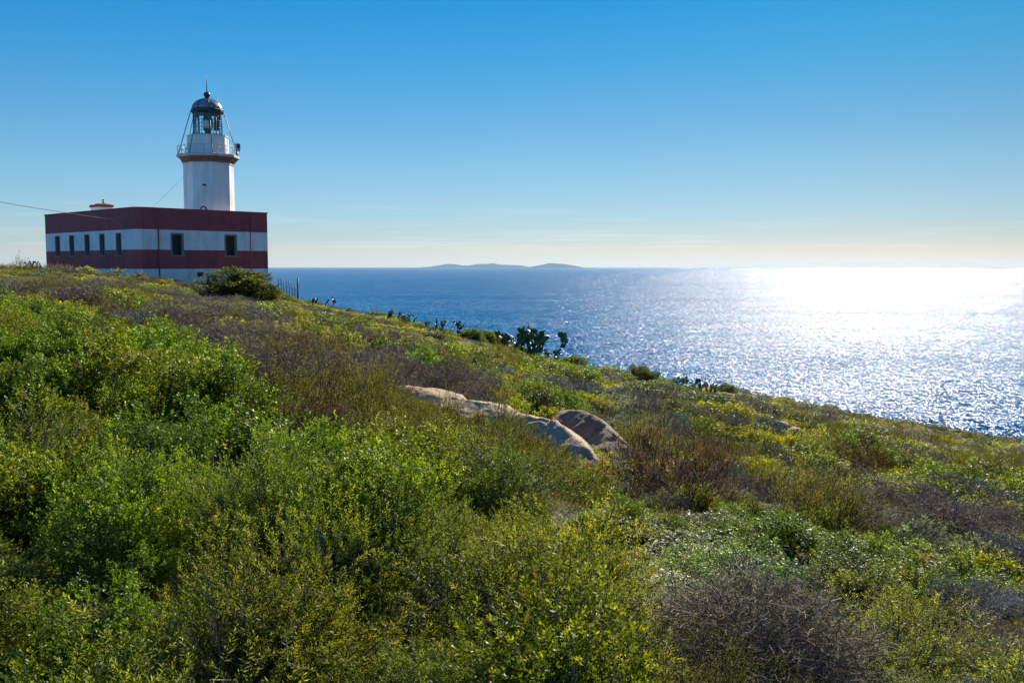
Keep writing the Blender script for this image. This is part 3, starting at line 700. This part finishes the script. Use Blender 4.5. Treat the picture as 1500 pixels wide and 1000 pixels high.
def proto(kind, lod, v):
    key = (kind, lod, v)
    if key not in PROTO:
        f = KINDS[kind][0](v + 1.37*list(KINDS).index(kind), lod)
        R, H = (.5, .6) if kind in ('spurge', 'pale', 'grey', 'grass') else (.52, .8)
        st = stems(R, H*.9, v, (26, 14, 7)[lod], (.0055, .007, .010)[lod]) if kind != 'grass' else None
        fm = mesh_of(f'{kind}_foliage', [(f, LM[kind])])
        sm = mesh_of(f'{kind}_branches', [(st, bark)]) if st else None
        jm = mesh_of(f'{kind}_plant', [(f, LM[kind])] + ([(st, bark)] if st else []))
        PROTO[key] = (fm, sm, jm)
    return PROTO[key]

# ------------------------------------------------------------------ which plant grows where
def inside(poly, x, y):
    c = False; j = len(poly)-1
    for i in range(len(poly)):
        xi, yi = poly[i]; xj, yj = poly[j]
        if (yi > y) != (yj > y) and x < (xj-xi)*(y-yi)/(yj-yi)+xi: c = not c
        j = i
    return c
ZONES = [   # patches of the slope, seen from the path: outline, then how common each plant is in it
 ([(880, 690), (1060, 708), (1200, 735), (1460, 835), (1440, 880), (1250, 838), (1080, 812), (930, 850)], dict(mastic=10, spurge=3)),
 ([(40, 428), (200, 408), (340, 416), (600, 486), (740, 560), (720, 600), (580, 566), (420, 556), (250, 492), (110, 468)], dict(dry=4.5, grey=.6, heather=2, brown=1, grass=.8, spurge=2.4, mastic=1.2, pale=.8)),
 ([(350, 545), (400, 498), (560, 528), (610, 590), (560, 640), (430, 590)], dict(heather=8, brown=4, dry=1)),
 ([(590, 590), (770, 612), (880, 700), (720, 690), (600, 650)], dict(heather=6, rosemary=4)),
 ([(1000, 800), (1110, 782), (1250, 830), (1460, 865), (1700, 900), (1700, 1100), (1420, 1100), (1370, 900), (1100, 870), (980, 830)], dict(dry=3, grey=.8, heather=3, brown=1, rosemary=4)),
 ([(970, 880), (1100, 870), (1390, 900), (1440, 1100), (1000, 1100)], dict(rosemary=7, heather=3, mastic=.5, dry=1)),
 ([(220, 720), (330, 625), (440, 690), (520, 780), (640, 735), (780, 725), (900, 820), (1000, 890), (1010, 1100), (200, 1100)], dict(rosemary=10, mastic=2.0)),
 ([(-300, 415), (60, 440), (120, 470), (240, 500), (400, 560), (560, 640), (720, 690), (890, 715), (930, 800), (1000, 890), (1000, 1200), (-400, 1200)], dict(mastic=10, rosemary=1)),
 ([(900, 620), (1040, 640), (1240, 680), (1500, 735), (1800, 800), (1700, 900), (1460, 830), (1300, 770), (1060, 705), (900, 690)], dict(dry=4, grey=.9, heather=3, brown=1.2, pale=1.6, spurge=4, mastic=1, rust=.25)),
 ([(830, 560), (960, 575), (1010, 630), (1210, 680), (1200, 710), (1000, 670), (850, 620)], dict(pale=6, dry=3, spurge=3, grey=2)),
 ([(-300, 350), (400, 395), (420, 440), (200, 410), (-300, 440)], dict(grass=4, spurge=2.5, pale=2, grey=1.5, dry=2, heather=2)),
 ([(1000, 545), (1300, 600), (1800, 690), (1800, 740), (1500, 690), (1200, 640), (1000, 590)], dict(grass=2.5, heather=2.5, spurge=4.5, dry=1.2, dark=2.2, grey=1)),
]
REST = dict(spurge=8, mastic=2.5, grass=.9, heather=1.2, dry=1.2, grey=1.2, pale=1.5, dark=1.8)
KL = list(KINDS)
def kind_at(px, py, x, y):
    jx = 26*noise.noise((x*.35, y*.35, 40)); jy = 12*noise.noise((x*.35, y*.35, 50))
    w = REST
    for poly, ww in ZONES:
        if inside(poly, px+jx, py+jy): w = ww; break
    f = .55 if y < 14 else .28
    best = None
    for k, v in w.items():
        sco = math.log(v) + 2.6*noise.noise((x*f, y*f, KL.index(k)*13.7)) * 1.5 + rnd.gauss(0, .35)
        if best is None or sco > best[0]: best = (sco, k)
    return best[1]

house_ax = (Vector((math.cos(HPHI), math.sin(HPHI))), Vector((-math.sin(HPHI), math.cos(HPHI))))
KEEP = [(at(690, 590, 19.5), 1.0), (at(740, 600, 18.8), .75), (at(800, 625, 17.8), .8), (at(860, 665, 16.6), .8), (at(860, 625, 18.9), 1.1), (at(895, 640, 18.3), .9), (at(650, 580, 20.5), .8), (at(600, 572, 21.2), .7)]
HOLLOWS = [(*ground_hit(px, py), r) for px, py, r in ((255, 900, .5), (560, 930, .4), (330, 720, .42), (830, 780, .36))]
def blocked(x, y, r, hollows=True):
    if hollows and any((x-hx)**2 + (y-hy)**2 < hr*hr for hx, hy, hr in HOLLOWS): return True
    q = Vector((x, y)) - HC.xy; a, b = q.dot(house_ax[0]), q.dot(house_ax[1])
    if -r*.4 < a < LX+r*.4 and -r*.4 < b < LY+r*.4: return True
    return any((x-c.x)**2 + (y-c.y)**2 < (rad*.75)**2 for c, rad in KEEP)

LOWEDGE = [(582, 562), (640, 574), (690, 592), (715, 596), (745, 596), (790, 612), (820, 630), (850, 654), (890, 680), (925, 664)]
def low_limit(px):
    if px < 582 or px > 925: return None
    return float(np.interp(px, [p[0] for p in LOWEDGE], [p[1] for p in LOWEDGE]))
CAND = []      # kind, x, y, soil height, radius scale, height scale, turn, px, py
def scatter():
    d = 2.5
    while d < 92:
        s = .84 + .0038*d
        u = -.66 + rnd.random()*s/d
        while u < .66:
            y = d + rnd.uniform(-.45, .45)*s; x = u*d + rnd.uniform(-.35, .35)*s; u += s/d
            uu = x/y; dS = float(np.interp(uu, _u, _d))
            w = 1 if uu < -.235 else 0
            if y > dS + (16 if w else 5): continue
            g = ground(x, y); pr = project(x, y, g + .5)
            if pr is None: continue
            px, py = pr
            k = kind_at(px, py, x, y)
            sh, rr, hr = KINDS[k]
            r = rnd.uniform(*rr); h = r*rnd.uniform(*hr)
            q = noise.noise((x*.50, y*.50, 77)) + .5*noise.noise((x*1.3, y*1.3, 78))      # humps and hollows in the growth
            h *= max(.40, min(1.3, .84 + 1.2*q)); r *= max(.75, min(1.2, 1 + .4*q)); h = min(h, r*1.08, 1.38 if k in ('mastic', 'rosemary') else 1.2); r = min(r, h*1.55)
            if px > 940 and y < 24: h *= .78
            if y > 24: h *= max(.62, 1 - (y-24)*.016)
            if y > 40 and uu < -.2: h *= .8
            lim = low_limit(px)
            if lim and 8 < y < 20.5:                                                    # low growth in front of the slab leaves it showing
                zt = EYE - ray(px, lim + rnd.uniform(-2, 14))[1]*y
                h = max(.25, min(h, (zt - g)/.95)); r = min(r, max(.6, h*1.6))
            if blocked(x, y, r*.5): continue
            if uu < -.25 and y > 66: h = min(h, .75)
            if math.hypot(x, y) < 2.6: continue
            CAND.append((k, x, y, g - .05, r, h, rnd.random()*6.283, px, py))
        d += s*.92
scatter()

def tilt(x, y):
    e = .4; return Vector((ground(x-e, y)-ground(x+e, y), ground(x, y-e)-ground(x, y+e), 2*e*2.2)).normalized()
def rot_for(x, y, turn):
    return (Vector((0, 0, 1)).rotation_difference(tilt(x, y)).to_matrix() @ Matrix.Rotation(turn, 3, 'Z')).to_euler()

# names and words for the plants one can single out
WORDS = {'mastic': ('mastic_shrub', 'glossy green mastic shrub'), 'rosemary': ('needle_leaved_shrub', 'yellow green needle-leaved shrub'), 'heather': ('heather_bush', 'olive brown heather bush'),
         'brown': ('brown_heather_bush', 'brown feathery heather bush'), 'dry': ('dry_bush', 'bare brown twiggy bush'), 'grey': ('grey_bush', 'low grey twiggy bush'), 'rust': ('rust_bush', 'rust red dry bush'), 'spurge': ('spurge_bush', 'bright green low spurge bush'),
         'pale': ('pale_bush', 'pale green leafy bush'), 'globe': ('dark_shrub', 'dark green dense shrub'), 'dark': ('dark_shrub', 'dark green dense shrub'), 'grass': ('grass_tuft', 'dry grass tuft')}
def bush(kind, x, y, z, r, h, turn, label, group=None, lod=None, v=None):
    """one plant: an Empty at its foot, foliage and branches under it"""
    if r > 2.2: lod = 0
    name = WORDS[kind][0]; v = rnd.randrange(NVAR) if v is None else v
    if lod is None: lod = 0 if y < 11 else 1 if y < 34 else 2
    fm, sm, jm = proto(kind, lod, v)
    e = empty(name, (x, y, z)); e.rotation_euler = rot_for(x, y, turn); e.scale = (r, r, h)
    tag(e, label, 'grass' if kind == 'grass' else 'shrub' if 'shrub' in name else 'bush', group)
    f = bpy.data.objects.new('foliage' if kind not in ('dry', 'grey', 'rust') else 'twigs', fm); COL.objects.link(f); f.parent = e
    if sm: b = bpy.data.objects.new('branches', sm); COL.objects.link(b); b.parent = e
    return e

# distinct bushes one can point to, at their own places: kind, column and row of the foot, radius scale, height scale, label
NAMED = [
 ('globe', 350, 436, 4.3, 2.75, 'large round dark green shrub in front of the house wall below the right window'),
 ('grey', 1124, 640, 1.25, 1.35, 'dark grey round bush beside two pale stones on the right slope'),
 ('grey', 1076, 638, 1.1, 1.1, 'smaller grey round bush just left of the dark round bush with stones'),
 ('grey', 1205, 626, 1.2, 1.1, 'grey bush on the right slope above the flat pale stone'),
 ('grey', 385, 470, 1.4, 1.1, 'pale grey domed bush below the large round shrub by the house'),
 ('grey', 470, 470, 1.4, 1.2, 'dark grey bush below the first prickly pear right of the house'),
 ('grey', 590, 475, 1.3, 1.1, 'grey bush below the row of prickly pears on the ridge'),
 ('grey', 985, 640, 1.3, 1.2, 'grey twiggy bush between the dark boulder and the round grey bushes'),
 ('rust', 1255, 706, 1.7, 1.6, 'rust red dry bush in the brown thicket on the right slope'),
 ('brown', 1040, 712, 1.5, 1.2, 'reddish brown dry bush beside the tall brown bush right of the boulder'),
 ('brown', 955, 722, 2.1, 1.6, 'tall brown feathery bush just right of the boulders'),
 ('brown', 1000, 728, 1.8, 1.25, 'lower brown feathery bush at the right side of the tall brown bush'),
 ('dark', 1330, 696, 1.6, 1.1, 'dark green dense shrub on the right slope below the yellow green mounds'),
 ('dark', 1375, 712, 1.3, .9, 'dark green low shrub at the lower right of the dense dark shrub'),
 ('dark', 1480, 752, 1.7, 1.1, 'broad green shrub at the right edge of the photo above the brown thicket'),
 ('spurge', 1212, 672, 1.7, 1.2, 'rounded yellow green bush below the flat pale stone'),
 ('spurge', 1420, 690, 1.6, .9, 'yellow flowering low bush on the far right slope'),
 ('globe', 940, 545, 2.2, 1.5, 'dark green round shrub standing up on the sea skyline above the dark boulder'),
 ('globe', 1062, 570, 2.0, 1.1, 'dark green shrub on the sea skyline right of the pale leaved prickly pears'),
 ('globe', 1368, 612, 2.4, .9, 'green shrub on the sea skyline near the right edge'),
 ('spurge', 500, 500, 1.7, 1.0, 'bright green mound below the house right of the brown thicket'),
 ('globe', 715, 492, 2.6, 1.3, 'long dark green shrub on the skyline left of the largest prickly pear'),
 ('globe', 690, 490, 2.0, 1.15, 'dark green low shrub on the skyline right of the row of prickly pears'),
 ('globe', 838, 532, 2.1, 1.15, 'dark green low shrub on the skyline right of the largest prickly pear'),
 ('pale', 860, 585, 1.6, 1.1, 'pale flowering bush on the slope above the dark boulder'),
 ('pale', 915, 600, 1.6, 1.1, 'pale flowering bush right of and above the dark boulder'),
 ('pale', 170, 398, 1.7, 1.2, 'pale leaved bush against the red house wall under the side windows'),
 ('pale', 205, 405, 1.6, 1.2, 'pale leaved bush under the corner of the house'),
 ('spurge', 130, 400, 1.8, 1.2, 'bright green mound in front of the side wall of the house'),
 ('heather', 30, 392, 1.6, 1.2, 'brown green bush on the skyline at the left edge of the photo'),
 ('grass', 85, 392, 1.8, 1.6, 'tall dry grass tuft at the far left corner of the house'),
 ('spurge', 240, 418, 1.6, 1.0, 'yellow green low bush by the white plinth of the house'),
 ('heather', 480, 580, 1.5, 1.7, 'tall dark heather bush at the upper edge of the green thicket left of the slab'),
 ('heather', 425, 560, 1.4, 1.4, 'olive heather bush left of the tall dark heather bush'),
 ('heather', 545, 600, 1.3, 1.3, 'orange tinged heather bush between the tall heather and the pale slab'),
 ('heather', 730, 640, 1.1, 1.35, 'green feathery heather bush growing in front of the middle of the slab'),
 ('heather', 772, 662, 1.0, .62, 'low feathery heather bush against the lower front of the slab'),
 ('heather', 818, 688, 1.05, .66, 'low heather bush in front of the lower end of the slab'),
 ('brown', 858, 712, 1.0, .62, 'low brown heather bush at the lowest tip of the slab'),
 ('heather', 660, 640, 1.1, 1.2, 'green feathery heather bush growing in front of the upper slab'),
]
for kd, px, py, r, h, lab in NAMED:
    hit = ground_hit(px, py)
    if hit is None: continue
    x, y = hit
    bush(kd, x, y, ground(x, y) - .06, r, h, rnd.random()*6.283, lab)
    CAND = [c for c in CAND if (c[1]-x)**2 + (c[2]-y)**2 > (r*.38)**2]
    if r > 1.9:                                                          # only low growth just in front of the big ones
        CAND = [(c if not (0 < y - c[2] < 9 and abs(c[1]/c[2] - x/y)*y < r*.55) else (*c[:5], min(c[5], .38), *c[6:])) for c in CAND]

# the nearest plants in view as objects of their own
def zone_words(kind, px, py):
    if px < 500: w = 'lower left of the photo'
    elif px < 1000: w = 'lower middle of the photo'
    else: w = 'lower right of the photo'
    return w
vis = [c for c in CAND if -60 < c[7] < 1560 and 330 < c[8] < 1120]
vis.sort(key=lambda c: c[2])
NEAR = vis[:285]; near_ids = set(id(c) for c in NEAR)
# low growth and litter that covers the soil between the bushes
d = 3.0
while d < 40:
    st = .50 + .008*d; u = -.66 + rnd.random()*st/d
    while u < .66:
        y = d + rnd.uniform(-.4, .4)*st; x = u*d + rnd.uniform(-.4, .4)*st; u += st/d
        g = ground(x, y); pr = project(x, y, g + .2)
        if pr is None or blocked(x, y, -.3, False): continue
        k = kind_at(pr[0], pr[1], x, y)
        if k in ('mastic', 'rosemary'): k = rnd.choice(('spurge', 'grass', 'pale', k))
        r = rnd.uniform(.55, .9); CAND.append((k, x, y, g - .04, r, r*rnd.uniform(.6, .8), rnd.random()*6.283, *pr))
    d += st*.92
for c in NEAR:
    k, x, y, z, r, h, turn, px, py = c
    zw = zone_words(k, px, py); nm = WORDS[k]
    bush(k, x, y, z, r, h, turn, f'{nm[1]} in the near thicket at the {zw}', f'{nm[0].replace("_", " ")}s in the near thicket, {zw}')

# all the rest of the scrub: one mass per kind of growth
def scrub(name, kind, items):
    me = bpy.data.meshes.new(name); n = len(items)
    me.vertices.add(n); me.vertices.foreach_set('co', np.array([(c[1], c[2], c[3]) for c in items], np.float32).ravel())
    col = bpy.data.collections.new(f'{kind}_forms'); k = 0
    for lod in (0, 1, 2):
        for v in range(NVAR):
            if any((0 if c[2] < 9 else 1 if c[2] < 30 else 2) == lod for c in items) or True:
                o = bpy.data.objects.new(f'{kind}_form_{k:02d}', proto(kind, max(lod, 1 if min(c[2] for c in items) > 9 else 0), v)[2]); col.objects.link(o); k += 1
    rot = np.array([tuple(rot_for(c[1], c[2], c[6])) for c in items], np.float32); scl = np.array([(c[4], c[4], c[5]) for c in items], np.float32)
    idx = np.array([(0 if c[2] < 9 else 1 if c[2] < 30 else 2)*NVAR + rnd.randrange(NVAR) for c in items], np.int32)
    a = me.attributes.new('turn', 'FLOAT_VECTOR', 'POINT'); a.data.foreach_set('vector', rot.ravel())
    a = me.attributes.new('size', 'FLOAT_VECTOR', 'POINT'); a.data.foreach_set('vector', scl.ravel())
    a = me.attributes.new('form', 'INT', 'POINT'); a.data.foreach_set('value', idx)
    o = bpy.data.objects.new(name, me); COL.objects.link(o)
    ng = bpy.data.node_groups.new(name, 'GeometryNodeTree')
    ng.interface.new_socket('Geometry', in_out='INPUT', socket_type='NodeSocketGeometry'); ng.interface.new_socket('Geometry', in_out='OUTPUT', socket_type='NodeSocketGeometry')
    gi = ng.nodes.new('NodeGroupInput'); go = ng.nodes.new('NodeGroupOutput'); ip = ng.nodes.new('GeometryNodeInstanceOnPoints'); ci = ng.nodes.new('GeometryNodeCollectionInfo')
    ci.inputs['Collection'].default_value = col; ci.inputs['Separate Children'].default_value = True; ci.inputs['Reset Children'].default_value = True
    def na(nm, ty):
        q = ng.nodes.new('GeometryNodeInputNamedAttribute'); q.data_type = ty; q.inputs['Name'].default_value = nm
        return q.outputs[0]
    L = ng.links.new
    L(gi.outputs[0], ip.inputs['Points']); L(ci.outputs[0], ip.inputs['Instance']); ip.inputs['Pick Instance'].default_value = True
    L(na('form', 'INT'), ip.inputs['Instance Index']); L(na('turn', 'FLOAT_VECTOR'), ip.inputs['Rotation']); L(na('size', 'FLOAT_VECTOR'), ip.inputs['Scale']); L(ip.outputs[0], go.inputs[0])
    md = o.modifiers.new('growth', 'NODES'); md.node_group = ng
    return o
MASS = {'brown': ('brown_heather_scrub', 'mass of brown feathery heather'), 'mastic': ('mastic_scrub', 'mass of glossy green mastic scrub across the slope'), 'rosemary': ('needle_leaved_scrub', 'mass of yellow green needle leaved scrub'), 'heather': ('heather_scrub', 'mass of olive brown heather across the slope'),
        'dry': ('dry_scrub', 'mass of bare brown thorny scrub below the house and on the right'), 'grey': ('grey_scrub', 'mass of low grey twiggy scrub'), 'rust': ('rust_scrub', 'rust red dry scrub'),
        'spurge': ('spurge_scrub', 'mass of bright yellow green low scrub on the slope'), 'pale': ('pale_scrub', 'mass of pale leaved low scrub'), 'dark': ('dark_scrub', 'mass of dark green low scrub'), 'grass': ('grass', 'dry olive grass between the bushes')}
for k in KINDS:
    items = [c for c in CAND if c[0] == k and id(c) not in near_ids]
    if items:
        o = scrub(MASS[k][0], k, items); tag(o, MASS[k][1], kind='stuff')
print('plants', len(CAND), 'near to', NEAR[-1][2], {k: sum(1 for c in CAND if c[0] == k) for k in KINDS})

# ------------------------------------------------------------------ prickly pears
M_pad = leafmat('cactus_pad', (.030, .065, .022), (.060, .115, .036), (.110, .16, .055), .45, .15, .4)
def pad_mesh():
    n, m = 14, 7; vs = []; fs = []
    for i in range(m+1):
        f = i/m; z = f; hw = .36*math.sin(math.pi*min(1, .06+.94*f)**.85)**.8 if 0 < f < 1 else .05*(f == 0)
        th = .055*math.sin(math.pi*(.1+.9*f)) + .012
        for k in range(n):
            a = 2*math.pi*k/n; vs.append((hw*math.cos(a), th*math.sin(a), z))
    for i in range(m):
        for k in range(n): fs.append((i*n+k, i*n+(k+1) % n, (i+1)*n+(k+1) % n, (i+1)*n+k))
    b = MB(); b.add(vs, fs, 0, True); return b.mesh('pad', [M_pad])
PAD = pad_mesh()
_a = PAD.attributes.new('tone', 'FLOAT', 'FACE'); _a.data.foreach_set('value', [.5]*len(PAD.polygons))
def prickly_pear(px, py, H, npads, label, seed, spread=.7):
    hit = ground_hit(px, py)
    if hit is None: return
    x, y = hit; r_ = random.Random(seed)
    e = empty('prickly_pear', (x, y, ground(x, y)+.05)); H *= 1.55; tag(e, label, 'cactus', 'prickly pears along the ridge')
    live = []; L_ = H*.142; npads = min(98, int(npads*2.6))
    def pad(base, d, size, roll):
        o = bpy.data.objects.new('pad', PAD); COL.objects.link(o); o.parent = e
        o.location = base; q = d.to_track_quat('Z', 'Y'); o.rotation_euler = (q.to_matrix() @ Matrix.Rotation(roll, 3, 'Z')).to_euler(); s = size; o.scale = (s*.95, s, s)
        return base + d*size*.95
    k = 0
    for j in range(8 if npads > 90 else 5):
        b = Vector((r_.uniform(-1, 1)*spread*H*.45, r_.uniform(-.5, .5)*spread*H*.45, 0)); d = Vector((b.x*.5+r_.uniform(-.3, .3), r_.uniform(-.3, .3), 1)).normalized()
        live.append((pad(b, d, L_*1.15, r_.uniform(-.8, .8)), d, 1)); k += 1
    while k < npads and live:
        live.sort(key=lambda t: t[2] + r_.random()*1.2)
        p, d, lv = live.pop(0)
        for j in range(r_.choice((2, 2, 2, 3))):
            if k >= npads: break
            nd = (d + Vector((r_.uniform(-1, 1), r_.uniform(-.7, .7), r_.uniform(-.2, .45)))*1.0).normalized(); s = L_*r_.uniform(.7, 1.0)*(.93**lv)
            tip = pad(p - nd*.02, nd, s, r_.uniform(-1, 1)); k += 1
            if tip.z < H*1.02: live.append((tip, nd, lv+1))
    return e
prickly_pear(766, 516, 2.3, 40, 'prickly pear clump at the left foot of the largest one', 22)
prickly_pear(781, 520, 3.1, 70, 'largest prickly pear, standing up against the sea in the middle of the ridge', 4, .75)
prickly_pear(815, 524, 1.3, 20, 'smaller prickly pear at the right foot of the largest one', 9)
prickly_pear(472, 444, 1.35, 18, 'lone prickly pear on the ridge nearest to the house and fence', 3)
prickly_pear(572, 464, 1.25, 18, 'prickly pear at the left end of the row on the ridge', 12)
prickly_pear(598, 472, 1.2, 18, 'prickly pear in the middle of the row on the ridge', 13)
prickly_pear(628, 476, 1.0, 14, 'low prickly pear near the right end of the row on the ridge', 14)
prickly_pear(656, 482, 1.45, 20, 'taller prickly pear closing the right end of the row on the ridge', 15)
prickly_pear(1008, 572, 1.4, 22, 'prickly pear on the right part of the sea skyline, the left one of two', 16)
prickly_pear(985, 568, 1.2, 14, 'low prickly pear just left of the skyline prickly pear on the right', 17)
prickly_pear(1035, 576, 1.1, 18, 'pale prickly pear just right of the skyline prickly pear on the right', 18)
prickly_pear(48, 388, 1.1, 12, 'small prickly pear on the skyline left of the house', 19)

# ------------------------------------------------------------------ wire fence by the house
def fence():
    e = empty('wire_fence', (0, 0, 0)); tag(e, 'short dark wire fence on the ridge just right of the house', 'fence')
    p0 = Vector((ray(408, 420)[0]*76, 76, 0)); p1 = Vector((ray(436, 425)[0]*74, 74, 0)); tops = []
    for i in range(8):
        p = p0.lerp(p1, i/7); z = ground(p.x, p.y); last = i == 7
        hgt = 1.75 if last else 1.25 + .12*math.sin(i*2.1)
        b = MB(); b.tube([(p.x, p.y, z-.2), (p.x + .03*math.sin(i*3), p.y, z+hgt)], .06 if last else .028, 6); b.build('post', M_dark, e); tops.append((p, z))
    w = MB()
    for f in (.45, .8, 1.1):
        for (a, za), (c, zc) in zip(tops, tops[1:]): w.tube([(a.x, a.y, za+f), (c.x, c.y, zc+f)], .010, 4)
    w.build('wire', M_dark, e)
fence()

# ------------------------------------------------------------------ haze over the sea
def haze():
    m, nt, N, L = newmat('sea_haze')
    out = N('ShaderNodeOutputMaterial'); v = N('ShaderNodeVolumePrincipled'); v.inputs['Color'].default_value = (.46, .68, .90, 1); v.inputs['Density'].default_value = HAZE; v.inputs['Anisotropy'].default_value = .3
    L(v.outputs[0], out.inputs['Volume'])
    b = MB(); R = SEA_R + 2500; b.box(-R, R, -R, R, -8.0, EYE + 160)
    tag(b.build('haze', m), kind='stuff')
HAZE = 2.0e-5
haze()
